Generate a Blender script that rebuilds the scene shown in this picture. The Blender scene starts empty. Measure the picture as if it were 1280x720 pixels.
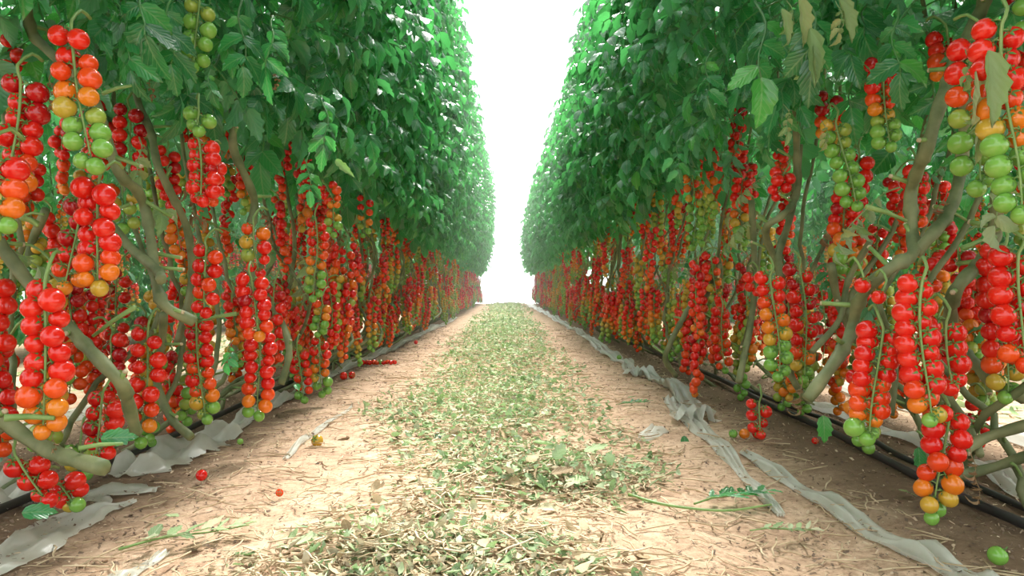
import bpy, math, random
import numpy as np
from mathutils import Vector, Matrix, Euler

random.seed(7)
RNG = np.random.default_rng(7)
SC = bpy.context.scene
COL = SC.collection
PI = math.pi

# ------------------------------------------------------------------ camera, sky, sun, exposure
F_PX, VPX, VPY, CAM_H = 900.0, 634.0, 360.0, 0.42
cd = bpy.data.cameras.new('camera')
cam = bpy.data.objects.new('camera', cd)
COL.objects.link(cam)
cd.sensor_width = 36.0
cd.lens = 36.0 * F_PX / 1280.0
cd.clip_start = 0.05
cam.location = (0, 0, CAM_H)
cam.rotation_euler = (PI / 2, 0, -math.atan((640 - VPX) / F_PX))
SC.camera = cam

w = bpy.data.worlds.new('overcast_sky')
SC.world = w
w.use_nodes = True
bg = w.node_tree.nodes['Background']
bg.inputs[0].default_value = (0.93, 0.985, 1.0, 1)
bg.inputs[1].default_value = 0.85

sd = bpy.data.lights.new('sun', 'SUN')
sd.energy = 4.2
sd.angle = math.radians(22)
sd.color = (1.0, 0.97, 0.92)
sun = bpy.data.objects.new('sun', sd)
sun.rotation_euler = (math.radians(-34), math.radians(5), 0)     # high over the far end of the aisle
COL.objects.link(sun)

vs = SC.view_settings
vs.view_transform = 'Standard'
vs.look = 'None'
vs.gamma = 1.0
vs.use_curve_mapping = False
vs.exposure = 1.7
SC.cycles.max_bounces = 6
SC.cycles.diffuse_bounces = 3
SC.cycles.glossy_bounces = 2
SC.cycles.transmission_bounces = 5
SC.cycles.transparent_max_bounces = 6


def at(px, py, d):
    return Vector(((px - VPX) / F_PX * d, d, CAM_H + (VPY - py) / F_PX * d))


# ------------------------------------------------------------------ materials
def new_mat(name):
    m = bpy.data.materials.new(name)
    m.use_nodes = True
    nt = m.node_tree
    return m, nt, nt.nodes['Principled BSDF'], nt.nodes['Material Output']


def N(nt, t, **kw):
    n = nt.nodes.new(t)
    for k, v in kw.items():
        setattr(n, k, v)
    return n


def ramp(nt, stops, src=None):
    r = N(nt, 'ShaderNodeValToRGB')
    els = r.color_ramp.elements
    while len(els) < len(stops):
        els.new(0.5)
    for e, (p, c) in zip(els, stops):
        e.position = p
        e.color = (*c, 1)
    if src is not None:
        nt.links.new(src, r.inputs[0])
    return r


def mixc(nt, a, b, f, mode='MIX'):
    m = N(nt, 'ShaderNodeMix', data_type='RGBA', blend_type=mode)
    for s, v in ((0, f), (6, a), (7, b)):
        if isinstance(v, bpy.types.NodeSocket):
            nt.links.new(v, m.inputs[s])
        elif s == 0:
            m.inputs[0].default_value = v
        else:
            m.inputs[s].default_value = (*v, 1)
    return m.outputs[2]


def math_n(nt, op, a, b=None):
    n = N(nt, 'ShaderNodeMath', operation=op)
    for i, v in enumerate((a, b)):
        if v is None:
            continue
        if isinstance(v, bpy.types.NodeSocket):
            nt.links.new(v, n.inputs[i])
        else:
            n.inputs[i].default_value = v
    return n.outputs[0]


def rand_src(nt):
    """a random number that differs per object and per leaflet / fruit"""
    g = N(nt, 'ShaderNodeNewGeometry')
    o = N(nt, 'ShaderNodeObjectInfo')
    return math_n(nt, 'FRACT', math_n(nt, 'ADD', g.outputs['Random Per Island'], o.outputs['Random'])), g


def noise(nt, scale, detail=3, coord='Object', rough=0.6):
    tc = N(nt, 'ShaderNodeTexCoord')
    n = N(nt, 'ShaderNodeTexNoise')
    n.inputs['Scale'].default_value = scale
    n.inputs['Detail'].default_value = detail
    n.inputs['Roughness'].default_value = rough
    nt.links.new(tc.outputs[coord], n.inputs['Vector'])
    return n.outputs['Fac']


def tomato_mat(name, c, c2, rough=0.07):
    m, nt, p, out = new_mat(name)
    r, g = rand_src(nt)
    n = noise(nt, 30, 2)
    f = math_n(nt, 'ADD', math_n(nt, 'MULTIPLY', r, 0.7), math_n(nt, 'MULTIPLY', math_n(nt, 'SUBTRACT', n, 0.35), 0.8))
    col = ramp(nt, [(0.0, c), (1.0, c2)], f)
    nt.links.new(col.outputs[0], p.inputs['Base Color'])
    p.inputs['Roughness'].default_value = rough
    p.inputs['Specular IOR Level'].default_value = 0.5
    return m


RIPE = {
    'D': tomato_mat('dark_red_skin', (0.34, 0.005, 0.008), (0.46, 0.008, 0.008)),
    'R': tomato_mat('red_skin', (0.58, 0.007, 0.006), (0.70, 0.022, 0.008)),
    'o': tomato_mat('orange_red_skin', (0.66, 0.032, 0.006), (0.72, 0.085, 0.010)),
    'O': tomato_mat('orange_skin', (0.70, 0.13, 0.008), (0.64, 0.22, 0.015)),
    'Y': tomato_mat('turning_skin', (0.58, 0.30, 0.03), (0.40, 0.32, 0.04)),
    'g': tomato_mat('yellow_green_skin', (0.30, 0.36, 0.06), (0.24, 0.36, 0.05)),
    'G': tomato_mat('green_skin', (0.14, 0.33, 0.045), (0.20, 0.40, 0.07)),
}
ORDER = 'DRoOYgG'


def leaf_mat(name, stops, back, trans=0.35, vein=(0.30, 0.42, 0.20), rough=0.42, spec=0.5, tcol=(0.25, 0.75, 0.08)):
    m, nt, p, out = new_mat(name)
    r, g = rand_src(nt)
    col = ramp(nt, stops, r).outputs[0]
    # side veins and midrib from the leaflet's own coordinates
    uv = N(nt, 'ShaderNodeUVMap')
    sep = N(nt, 'ShaderNodeSeparateXYZ')
    nt.links.new(uv.outputs[0], sep.inputs[0])
    s = math_n(nt, 'ABSOLUTE', math_n(nt, 'SUBTRACT', sep.outputs[1], 0.5))
    a = math_n(nt, 'SUBTRACT', math_n(nt, 'MULTIPLY', sep.outputs[0], 7.0), math_n(nt, 'MULTIPLY', s, 5.0))
    line = math_n(nt, 'ABSOLUTE', math_n(nt, 'SUBTRACT', math_n(nt, 'FRACT', a), 0.5))
    side = math_n(nt, 'LESS_THAN', line, 0.05)
    mid = math_n(nt, 'LESS_THAN', s, 0.03)
    v = math_n(nt, 'MULTIPLY', math_n(nt, 'MAXIMUM', side, mid), 0.4)
    col = mixc(nt, col, vein, v)
    n = noise(nt, 40, 3)
    col = mixc(nt, col, (0.55, 0.55, 0.5), math_n(nt, 'MULTIPLY', n, 0.25), 'MULTIPLY')
    col = mixc(nt, col, back, math_n(nt, 'MULTIPLY', g.outputs['Backfacing'], 0.75))
    nt.links.new(col, p.inputs['Base Color'])
    p.inputs['Roughness'].default_value = rough
    p.inputs['Specular IOR Level'].default_value = spec
    bmp = N(nt, 'ShaderNodeBump')
    bmp.inputs['Strength'].default_value = 0.5
    bmp.inputs['Distance'].default_value = 0.002
    nt.links.new(line, bmp.inputs['Height'])
    nt.links.new(bmp.outputs[0], p.inputs['Normal'])
    t = N(nt, 'ShaderNodeBsdfTranslucent')
    tc = mixc(nt, col, tcol, 0.5)
    nt.links.new(tc, t.inputs[0])
    mx = N(nt, 'ShaderNodeMixShader')
    mx.inputs[0].default_value = trans
    nt.links.new(p.outputs[0], mx.inputs[1])
    nt.links.new(t.outputs[0], mx.inputs[2])
    nt.links.new(mx.outputs[0], out.inputs[0])
    return m


M_LEAF = leaf_mat('tomato_leaf_green', [(0.0, (0.010, 0.095, 0.035)), (0.45, (0.020, 0.17, 0.060)), (0.8, (0.035, 0.26, 0.075)),
                                        (1.0, (0.08, 0.33, 0.05))], (0.10, 0.27, 0.16), trans=.36, rough=0.28, spec=0.8, tcol=(0.13, 0.85, 0.12))
M_PALE = leaf_mat('pale_dying_leaf', [(0.0, (0.22, 0.33, 0.14)), (0.6, (0.30, 0.38, 0.18)), (1.0, (0.42, 0.38, 0.16))],
                  (0.34, 0.40, 0.24), 0.25, rough=0.6, spec=0.3)
M_DRY = leaf_mat('dry_brown_leaf', [(0.0, (0.20, 0.11, 0.05)), (1.0, (0.36, 0.24, 0.12))], (0.35, 0.24, 0.14), 0.15,
                 vein=(0.35, 0.25, 0.15), rough=0.8, spec=0.2, tcol=(0.5, 0.3, 0.1))
M_LITTER = leaf_mat('cut_leaf_litter', [(0.0, (0.14, 0.20, 0.10)), (0.3, (0.27, 0.37, 0.17)), (0.55, (0.38, 0.48, 0.24)),
                                        (0.8, (0.50, 0.55, 0.36)), (1.0, (0.58, 0.48, 0.32))], (0.38, 0.46, 0.32), 0.15,
                    vein=(0.45, 0.50, 0.35), rough=0.7, spec=0.25)
M_DRYLIT = leaf_mat('dried_leaf_litter', [(0.0, (0.20, 0.14, 0.08)), (0.3, (0.45, 0.33, 0.19)), (0.7, (0.60, 0.48, 0.32)),
                                          (1.0, (0.42, 0.46, 0.30))], (0.52, 0.46, 0.34), 0.12,
                    vein=(0.55, 0.45, 0.32), rough=0.8, spec=0.2, tcol=(0.5, 0.4, 0.2))


def plain(name, c1, c2, scale=20, rough=0.6, spec=0.4, bump=0.0, stretch=None):
    m, nt, p, out = new_mat(name)
    tc = N(nt, 'ShaderNodeTexCoord')
    mp = N(nt, 'ShaderNodeMapping')
    if stretch:
        mp.inputs['Scale'].default_value = stretch
    nt.links.new(tc.outputs['Object'], mp.inputs[0])
    n = N(nt, 'ShaderNodeTexNoise')
    n.inputs['Scale'].default_value = scale
    n.inputs['Detail'].default_value = 4
    nt.links.new(mp.outputs[0], n.inputs['Vector'])
    c = ramp(nt, [(0.3, c1), (0.7, c2)], n.outputs['Fac'])
    nt.links.new(c.outputs[0], p.inputs['Base Color'])
    p.inputs['Roughness'].default_value = rough
    p.inputs['Specular IOR Level'].default_value = spec
    if bump:
        b = N(nt, 'ShaderNodeBump')
        b.inputs['Strength'].default_value = bump
        b.inputs['Distance'].default_value = 0.003
        nt.links.new(n.outputs['Fac'], b.inputs['Height'])
        nt.links.new(b.outputs[0], p.inputs['Normal'])
    return m


M_STEM = plain('vine_bark', (0.075, 0.105, 0.04), (0.23, 0.24, 0.115), 18, 0.6, 0.35, 0.9)
M_STEM2 = plain('green_stalk', (0.13, 0.24, 0.06), (0.24, 0.34, 0.11), 30, 0.5)
M_CUT = plain('cut_stem_end', (0.42, 0.32, 0.20), (0.55, 0.46, 0.30), 60, 0.8)
M_CALYX = plain('calyx_green', (0.06, 0.16, 0.03), (0.14, 0.26, 0.06), 60, 0.6)
M_HOSE = plain('black_hose_rubber', (0.012, 0.012, 0.013), (0.03, 0.03, 0.03), 8, 0.45, 0.5)
M_WIRE = plain('galvanised_wire', (0.40, 0.42, 0.43), (0.5, 0.5, 0.5), 8, 0.4)
M_TWINE = plain('twine', (0.55, 0.52, 0.42), (0.65, 0.6, 0.5), 40, 0.8)

# soil
m, nt, p, out = new_mat('sandy_soil')
n1 = noise(nt, 1.3, 5)
n2 = noise(nt, 55, 6, rough=0.75)
n3 = noise(nt, 9, 5, rough=0.7)
c = ramp(nt, [(0.25, (0.34, 0.215, 0.14)), (0.5, (0.56, 0.385, 0.26)), (0.75, (0.68, 0.49, 0.35))], n3).outputs[0]
c = mixc(nt, c, ramp(nt, [(0.3, (0.45, 0.40, 0.36)), (0.55, (1, 1, 1))], n2).outputs[0], 0.8, 'MULTIPLY')
tc = N(nt, 'ShaderNodeTexCoord')
sx = N(nt, 'ShaderNodeSeparateXYZ')
nt.links.new(tc.outputs['Object'], sx.inputs[0])
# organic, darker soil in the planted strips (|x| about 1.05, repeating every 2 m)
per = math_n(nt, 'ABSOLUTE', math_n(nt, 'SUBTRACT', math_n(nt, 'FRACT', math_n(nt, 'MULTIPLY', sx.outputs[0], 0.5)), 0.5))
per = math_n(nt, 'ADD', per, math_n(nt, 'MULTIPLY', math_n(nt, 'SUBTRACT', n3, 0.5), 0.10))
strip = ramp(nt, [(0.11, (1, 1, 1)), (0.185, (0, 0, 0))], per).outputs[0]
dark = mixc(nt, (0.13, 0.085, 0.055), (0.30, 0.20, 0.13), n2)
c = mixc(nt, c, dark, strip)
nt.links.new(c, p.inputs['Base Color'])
p.inputs['Roughness'].default_value = 0.95
p.inputs['Specular IOR Level'].default_value = 0.1
b = N(nt, 'ShaderNodeBump')
b.inputs['Strength'].default_value = 0.9
b.inputs['Distance'].default_value = 0.006
nt.links.new(n2, b.inputs['Height'])
nt.links.new(b.outputs[0], p.inputs['Normal'])
M_SOIL = m

# milky polythene
m, nt, p, out = new_mat('milky_plastic_sheet')
n1 = noise(nt, 14, 4)
c = ramp(nt, [(0.3, (0.54, 0.52, 0.42)), (0.7, (0.76, 0.75, 0.66))], n1).outputs[0]
nt.links.new(c, p.inputs['Base Color'])
p.inputs['Roughness'].default_value = 0.28
t = N(nt, 'ShaderNodeBsdfTranslucent')
t.inputs[0].default_value = (0.75, 0.76, 0.70, 1)
tr = N(nt, 'ShaderNodeBsdfTransparent')
m1 = N(nt, 'ShaderNodeMixShader'); m1.inputs[0].default_value = 0.35
m2 = N(nt, 'ShaderNodeMixShader'); m2.inputs[0].default_value = 0.12
nt.links.new(p.outputs[0], m1.inputs[1]); nt.links.new(t.outputs[0], m1.inputs[2])
nt.links.new(m1.outputs[0], m2.inputs[1]); nt.links.new(tr.outputs[0], m2.inputs[2])
nt.links.new(m2.outputs[0], out.inputs[0])
M_PLASTIC = m

m, nt, p, out = new_mat('greenhouse_film')
p.inputs['Base Color'].default_value = (0.9, 0.9, 0.9, 1)
p.inputs['Roughness'].default_value = 0.6
t = N(nt, 'ShaderNodeBsdfTranslucent'); t.inputs[0].default_value = (0.98, 0.98, 0.98, 1)
tr = N(nt, 'ShaderNodeBsdfTransparent')
m1 = N(nt, 'ShaderNodeMixShader'); m1.inputs[0].default_value = 0.6
m2 = N(nt, 'ShaderNodeMixShader'); m2.inputs[0].default_value = 0.35
nt.links.new(p.outputs[0], m1.inputs[1]); nt.links.new(t.outputs[0], m1.inputs[2])
nt.links.new(m1.outputs[0], m2.inputs[1]); nt.links.new(tr.outputs[0], m2.inputs[2])
nt.links.new(m2.outputs[0], out.inputs[0])
M_FILM = m


# ------------------------------------------------------------------ mesh helpers
def np_mesh(name, V, Fc, mats, midx=None, uv=None, smooth=True):
    """V n x 3, Fc list of index arrays all of one size (m x k)"""
    me = bpy.data.meshes.new(name)
    V = np.asarray(V, dtype=np.float32)
    Fc = np.asarray(Fc, dtype=np.int32)
    k = Fc.shape[1]
    me.vertices.add(len(V)); me.vertices.foreach_set('co', V.ravel())
    me.loops.add(Fc.size); me.loops.foreach_set('vertex_index', Fc.ravel())
    me.polygons.add(len(Fc))
    me.polygons.foreach_set('loop_start', np.arange(0, Fc.size, k, dtype=np.int32))
    me.polygons.foreach_set('loop_total', np.full(len(Fc), k, dtype=np.int32))
    if midx is not None:
        me.polygons.foreach_set('material_index', np.asarray(midx, dtype=np.int32))
    for mt in mats:
        me.materials.append(mt)
    if uv is not None:
        l = me.uv_layers.new(name='UVMap')
        l.data.foreach_set('uv', np.asarray(uv, dtype=np.float32)[Fc.ravel()].ravel())
    me.update(calc_edges=True)
    if smooth:
        me.polygons.foreach_set('use_smooth', np.ones(len(Fc), dtype=bool))
    return me


class MB:
    """collects triangles of several pieces for ONE mesh"""
    def __init__(s): s.v = []; s.f = []; s.m = []; s.uv = []; s.n = 0
    def add(s, V, Fc, mi=0, uv=None):
        V = np.asarray(V, dtype=float); Fc = np.asarray(Fc, dtype=int)
        if len(V) == 0: return s
        if Fc.shape[1] == 4:
            Fc = np.concatenate([Fc[:, [0, 1, 2]], Fc[:, [0, 2, 3]]])
        s.v.append(V); s.f.append(Fc + s.n); s.m.append(np.full(len(Fc), mi))
        s.uv.append(np.zeros((len(V), 2)) + 0.25 if uv is None else uv)
        s.n += len(V)
        return s
    def arrays(s):
        return np.concatenate(s.v), np.concatenate(s.f), np.concatenate(s.m), np.concatenate(s.uv)
    def mesh(s, name, mats, smooth=True):
        V, Fc, mi, uv = s.arrays()
        return np_mesh(name, V, Fc, mats, mi, uv, smooth)


def xf(V, M):
    M = np.array(M)
    return V @ M[:3, :3].T + M[:3, 3]


def smooth_path(pts, sub=5):
    P = [Vector(p) for p in pts]
    if len(P) < 3:
        return [P[0].lerp(P[-1], i / sub) for i in range(sub + 1)]
    P = [P[0] * 2 - P[1]] + P + [P[-1] * 2 - P[-2]]
    out = []
    for i in range(1, len(P) - 2):
        a, b_, c_, d_ = P[i - 1:i + 3]
        for k in range(sub):
            t = k / sub
            out.append(0.5 * ((2 * b_) + (c_ - a) * t + (2 * a - 5 * b_ + 4 * c_ - d_) * t * t + (3 * b_ - a - 3 * c_ + d_) * t ** 3))
    out.append(P[-2])
    return out


def tube(pts, rad, n=6):
    """closed tapered tube; rad a number or a list"""
    m_ = len(pts)
    if not isinstance(rad, (list, tuple)):
        rad = [rad] * m_
    elif len(rad) != m_:
        rad = list(np.interp(np.linspace(0, 1, m_), np.linspace(0, 1, len(rad)), rad))
    V = []; up = Vector((0.31, 0.2, 0.93))
    for i, p_ in enumerate(pts):
        t_ = (pts[min(i + 1, m_ - 1)] - pts[max(i - 1, 0)])
        t_ = t_.normalized() if t_.length > 1e-9 else Vector((0, 0, 1))
        a = t_.cross(up)
        if a.length < 0.05: a = t_.cross(Vector((1, 0, 0)))
        a.normalize(); b_ = t_.cross(a).normalized()
        up = a.cross(t_).normalized() if a.length else up
        for k in range(n):
            an = 2 * PI * k / n
            V.append(p_ + (a * math.cos(an) + b_ * math.sin(an)) * rad[i])
    Fc = []
    for i in range(m_ - 1):
        for k in range(n):
            k2 = (k + 1) % n
            Fc.append((i * n + k, i * n + k2, (i + 1) * n + k2, (i + 1) * n + k))
    V.append(pts[0]); V.append(pts[-1]); c0, c1 = len(V) - 2, len(V) - 1
    for k in range(n):
        k2 = (k + 1) % n
        Fc.append((c0, k2, k, k)); Fc.append((c1, (m_ - 1) * n + k, (m_ - 1) * n + k2, (m_ - 1) * n + k2))
    Fc = np.array(Fc)
    tri = np.concatenate([Fc[:, [0, 1, 2]], Fc[:, [0, 2, 3]]])
    tri = tri[(tri[:, 1] != tri[:, 2])]
    return np.array([tuple(v) for v in V]), tri


def obj(name, me, parent=None, M=None):
    o = bpy.data.objects.new(name, me)
    if parent is not None: o.parent = parent
    if M is not None: o.matrix_local = M
    COL.objects.link(o)
    return o


def tag(o, label=None, cat=None, group=None, kind=None):
    if label: o['label'] = label
    if cat: o['category'] = cat
    if group: o['group'] = group
    if kind: o['kind'] = kind
    return o


def TRS(loc, rot=(0, 0, 0), s=1.0):
    return Matrix.Translation(loc) @ Euler(rot).to_matrix().to_4x4() @ Matrix.Diagonal((s, s, s, 1))


# ------------------------------------------------------------------ setting: ground, far wall
def ground_h(x, y):
    per_ = np.abs(((x * 0.5) % 1.0) - 0.5)          # 0 at the planted strips
    return (0.006 * np.sin(x * 5.1 + y * 1.7) + 0.005 * np.sin(x * 11 - y * 6.3 + 1) + 0.003 * np.sin(y * 17 + x * 23)
            + 0.0 * per_) - 0.006


nx, ny = 240, 420
gx = np.linspace(-7, 7, nx)
gy = -1.5 + 21.2 * np.linspace(0, 1, ny) ** 1.7
X, Y = np.meshgrid(gx, gy)
Z = ground_h(X, Y) + RNG.normal(0, 0.0012, X.shape)
idx = np.arange(nx * ny).reshape(ny, nx)
Fq = np.stack([idx[:-1, :-1], idx[:-1, 1:], idx[1:, 1:], idx[1:, :-1]], -1).reshape(-1, 4)
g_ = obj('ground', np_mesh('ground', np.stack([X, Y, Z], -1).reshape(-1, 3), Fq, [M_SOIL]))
tag(g_, 'sandy tan soil of the greenhouse aisles, darker under the plants', kind='structure')

# far end of the greenhouse: bright plastic film on thin posts
wb = MB()
wx = np.linspace(-7, 7, 60); wz = np.linspace(-0.02, 3.6, 12)
WX, WZ = np.meshgrid(wx, wz)
WY = 19.7 + 0.03 * np.sin(WX * 7) * np.sin(WZ * 2)
wi = np.arange(60 * 12).reshape(12, 60)
wb.add(np.stack([WX, WY, WZ], -1).reshape(-1, 3), np.stack([wi[:-1, :-1], wi[:-1, 1:], wi[1:, 1:], wi[1:, :-1]], -1).reshape(-1, 4))
wall = obj('wall_back', wb.mesh('wall_back', [M_FILM]))
tag(wall, 'bright milky plastic film closing the far end of the aisle', kind='structure')


# ------------------------------------------------------------------ tomatoes and trusses
def tomato_mesh(name, mt, seg=16, rings=10, lod=0, seed=0):
    rr = random.Random(seed)
    mb = MB(); V = []; Fc = []
    r0 = 1.0
    sq = rr.uniform(0.99, 1.08)
    V.append((0, 0, 0.86 * sq))
    for i in range(1, rings):
        ph = PI * i / rings
        r = math.sin(ph); z = math.cos(ph)
        z2 = z * sq - (0.14 * math.exp(-(r / 0.33) ** 2) if z > 0 else 0)
        for k in range(seg):
            th = 2 * PI * k / seg
            q = 1 + 0.012 * math.cos(5 * th)
            V.append((r * q * math.cos(th), r * q * math.sin(th), z2))
    V.append((0, 0, -1.0 * sq))
    for k in range(seg):
        k2 = (k + 1) % seg
        Fc.append((0, 1 + k, 1 + k2))
        b0 = 1 + (rings - 2) * seg
        Fc.append((len(V) - 1, b0 + k2, b0 + k))
        for i in range(rings - 2):
            a = 1 + i * seg
            Fc.append((a + k, a + seg + k, a + seg + k2)); Fc.append((a + k, a + seg + k2, a + k2))
    mb.add(np.array(V), np.array(Fc), 0)
    if lod == 0:
        # star-shaped calyx and a bit of pedicel
        for k in range(5):
            th = 2 * PI * k / 5 + rr.uniform(-.2, .2)
            L = rr.uniform(0.7, 1.0)
            c, s = math.cos(th), math.sin(th)
            def pt(u, wd, h): return (c * u - s * wd, s * u + c * wd, h - .25 * max(0, u - .45))
            v = [pt(0.05, -.10, .84), pt(0.05, .10, .84), pt(L * .5, .13, .96), pt(L * .5, -.13, .96), pt(L * .45, 0, .99), pt(L, 0, rr.uniform(.85, 1.1))]
            mb.add(np.array(v), np.array([(0, 1, 4), (1, 2, 4), (3, 0, 4), (4, 2, 5), (3, 4, 5)]), 1)
        tv, tf = tube([Vector((0, 0, .8)), Vector((0.05, 0, 1.15)), Vector((0.0, 0.05, 1.45))], [.09, .07, .06], 5)
        mb.add(tv, tf, 1)
    return mb, mb.mesh(name, [mt, M_CALYX])


TOM = {k: [tomato_mesh('tomato', RIPE[k], 16, 10, 0, i)[1] for i in range(2)] for k in ORDER}
LOWT = tomato_mesh('tomato_low', RIPE['R'], 8, 5, 1, 3)[0].arrays()[:2]
MIDT = tomato_mesh('tomato_mid', RIPE['R'], 10, 6, 0, 3)[0].arrays()


def ripeness(n, start, end, rr):
    """letters from the top of the truss (ripest) to its tip"""
    out = []
    for i in range(n):
        t_ = i / max(1, n - 1)
        v = start + (end - start) * t_ ** 1.5 + rr.uniform(-.45, .45)
        out.append(ORDER[int(max(0, min(6, round(v))))])
    return out


def truss_layout(n, d, rr, bend=0.0, length=None, wide=1.0, facing=False):
    """positions of the fruits along a hanging truss: list of (pos, axis towards the stalk, radius), and the stalk's path"""
    step = 0.46 * d if length is None else length / n
    out = []; path = [Vector((0, 0, 0))]
    ph = rr.uniform(0, 6)
    yaw = rr.uniform(-.35, .35)
    amp = 0.006
    for i in range(n):
        s_ = (i + 0.6) * step
        cx = bend * (s_ / (n * step)) ** 2 + amp * math.sin(ph + s_ * 18)
        cy = amp * math.cos(ph * 1.3 + s_ * 15)
        c = Vector((cx, cy, -s_))
        path.append(c.copy())
        side = 1 if i % 2 else -1
        a = yaw + rr.uniform(-.8, .8)
        r = d / 2 * rr.uniform(.86, 1.08) * (1 if i < n - 4 else (1 - .07 * (i - n + 4)))
        sy_ = math.sin(a) * (1 if rr.random() < .5 else -1)
        if facing: sy_ = abs(sy_) * .8 + .25
        off = Vector((side * math.cos(a), sy_, 0)) * (r * 1.02 + 0.003) * wide
        if i == n - 1: off *= 0.2
        p_ = c + off + Vector((0, 0, -0.3 * r + rr.uniform(-.002, .002)))
        ax = (c + Vector((0, -r * .7 if facing else 0, r * rr.uniform(.5, 1.4))) - p_).normalized()
        out.append((p_, ax, r, c))
    path.append(path[-1] + Vector((0, 0, -step * .4)))
    return out, path


def axis_rot(ax, spin):
    q = Vector((0, 0, 1)).rotation_difference(ax)
    return q.to_matrix().to_4x4() @ Matrix.Rotation(spin, 4, 'Z')


def stalk_mb(lay, path, ped, rr, n=5):
    mb = MB()
    pts = smooth_path([ped * 1.0, ped * 0.55 + Vector((0, 0, 0.02)), Vector((0, 0, 0.012))] + path[1::2] + [path[-1]], 2)
    tv, tf = tube(pts, [.0030, .0022, .0012], n)
    mb.add(tv, tf)
    for p_, ax, r, c in lay:
        tv, tf = tube([c + Vector((0, 0, .004)), (c + p_ + ax * r) / 2 + Vector((0, 0, .004)), p_ + ax * r * 1.1], [.0014, .0012, .0012], 4)
        mb.add(tv, tf)
    return mb


def near_truss(parent, M, n, d, seq, rr, bend=0.0, length=None, ped=None, wide=1.0, facing=False):
    """truss > individual tomatoes"""
    lay, path = truss_layout(n, d, rr, bend, length, wide, facing)
    ped = ped or Vector((rr.uniform(-.02, .02), rr.uniform(.03, .07), rr.uniform(.02, .05)))
    t_ = obj('truss', stalk_mb(lay, path, ped, rr).mesh('truss', [M_STEM2]), parent, M)
    for (p_, ax, r, c), k in zip(lay, seq):
        obj('tomato', rr.choice(TOM[k]), t_, Matrix.Translation(p_) @ axis_rot(ax, rr.uniform(0, 6)) @ Matrix.Diagonal((r, r, r, 1)))
    return t_


def far_truss_mesh(seed, calyx):
    rr = random.Random(seed)
    n = rr.randint(14, 22)
    lay, path = truss_layout(n, 0.034, rr, rr.uniform(-.02, .02))
    q = rr.random()
    if q < .42: a, b_ = 0.6, rr.uniform(1.5, 4.0)
    elif q < .70: a, b_ = 0.8, 6.3
    else: a, b_ = rr.uniform(3, 5), 6.4
    seq = ripeness(n, a, b_, rr)
    mb = stalk_mb(lay, path, Vector((0, .04, .03)), rr, 3)
    for (p_, ax, r, c), k in zip(lay, seq):
        M_ = Matrix.Translation(p_) @ axis_rot(ax, 1.0) @ Matrix.Diagonal((r, r, r, 1))
        mi = 1 + ORDER.index(k)
        if calyx:
            V, Fc, m3, _ = MIDT
            body = m3 == 0
            V2 = xf(V, M_)
            n0 = mb.n
            mb.v.append(V2); mb.f.append(Fc + n0); mb.m.append(np.where(body, mi, 8)); mb.uv.append(np.zeros((len(V), 2))); mb.n += len(V)
        else:
            mb.add(xf(LOWT[0], M_), LOWT[1], mi)
    return mb.mesh('truss', [M_STEM2] + [RIPE[k] for k in ORDER] + [M_CALYX])


TRUSS_MID = [far_truss_mesh(100 + i, True) for i in range(12)]
TRUSS_FAR = [far_truss_mesh(200 + i, False) for i in range(12)]


# ------------------------------------------------------------------ leaves
PROF = {
    'hi': ([0, .08, .2, .3, .42, .52, .64, .74, .86, 1.0], [0.05, .55, .92, .78, 1.0, .74, .80, .48, .40, 0.0]),
    'lo': ([0, .15, .38, .6, .8, 1.0], [0.05, .8, 1.0, .75, .5, 0.0]),
}


def leaflet(L, W, rr, lod='hi', droop=None, fold=None):
    ts, ws = PROF[lod]
    droop = rr.uniform(.2, 1.1) if droop is None else droop
    fold = rr.uniform(-.1, .5) if fold is None else fold
    tw = rr.uniform(-.6, .6)
    V = []; UV = []
    x = z = 0.0; pt = 0.0
    cols = (-1, -.5, 0, .5, 1) if lod == 'hi' else (-1, 0, 1)
    for i, (t_, w_) in enumerate(zip(ts, ws)):
        ang = -droop * t_
        x += (t_ - pt) * L * math.cos(ang); z += (t_ - pt) * L * math.sin(ang); pt = t_
        wl = w_ * W / 2 * rr.uniform(.88, 1.1)
        for c in cols:
            sh = (0.07 * L * abs(c)) if w_ > .6 else 0
            a = fold * abs(c) + tw * t_ * c * .3
            curl = math.sin(t_ * 13 + c * 3) * 0.05 * W * abs(c)
            V.append((x + sh * math.cos(ang), c * wl * math.cos(a), z + sh * math.sin(ang) + abs(c) * wl * math.sin(a) * (1 if c > 0 else .9) + curl))
            UV.append((t_, 0.5 + c * 0.5 * w_))
    n = len(cols); Fc = []
    for i in range(len(ts) - 1):
        for k in range(n - 1):
            a = i * n + k
            Fc.append((a, a + n, a + n + 1)); Fc.append((a, a + n + 1, a + 1))
    return np.array(V), np.array(Fc), np.array(UV)


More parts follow.
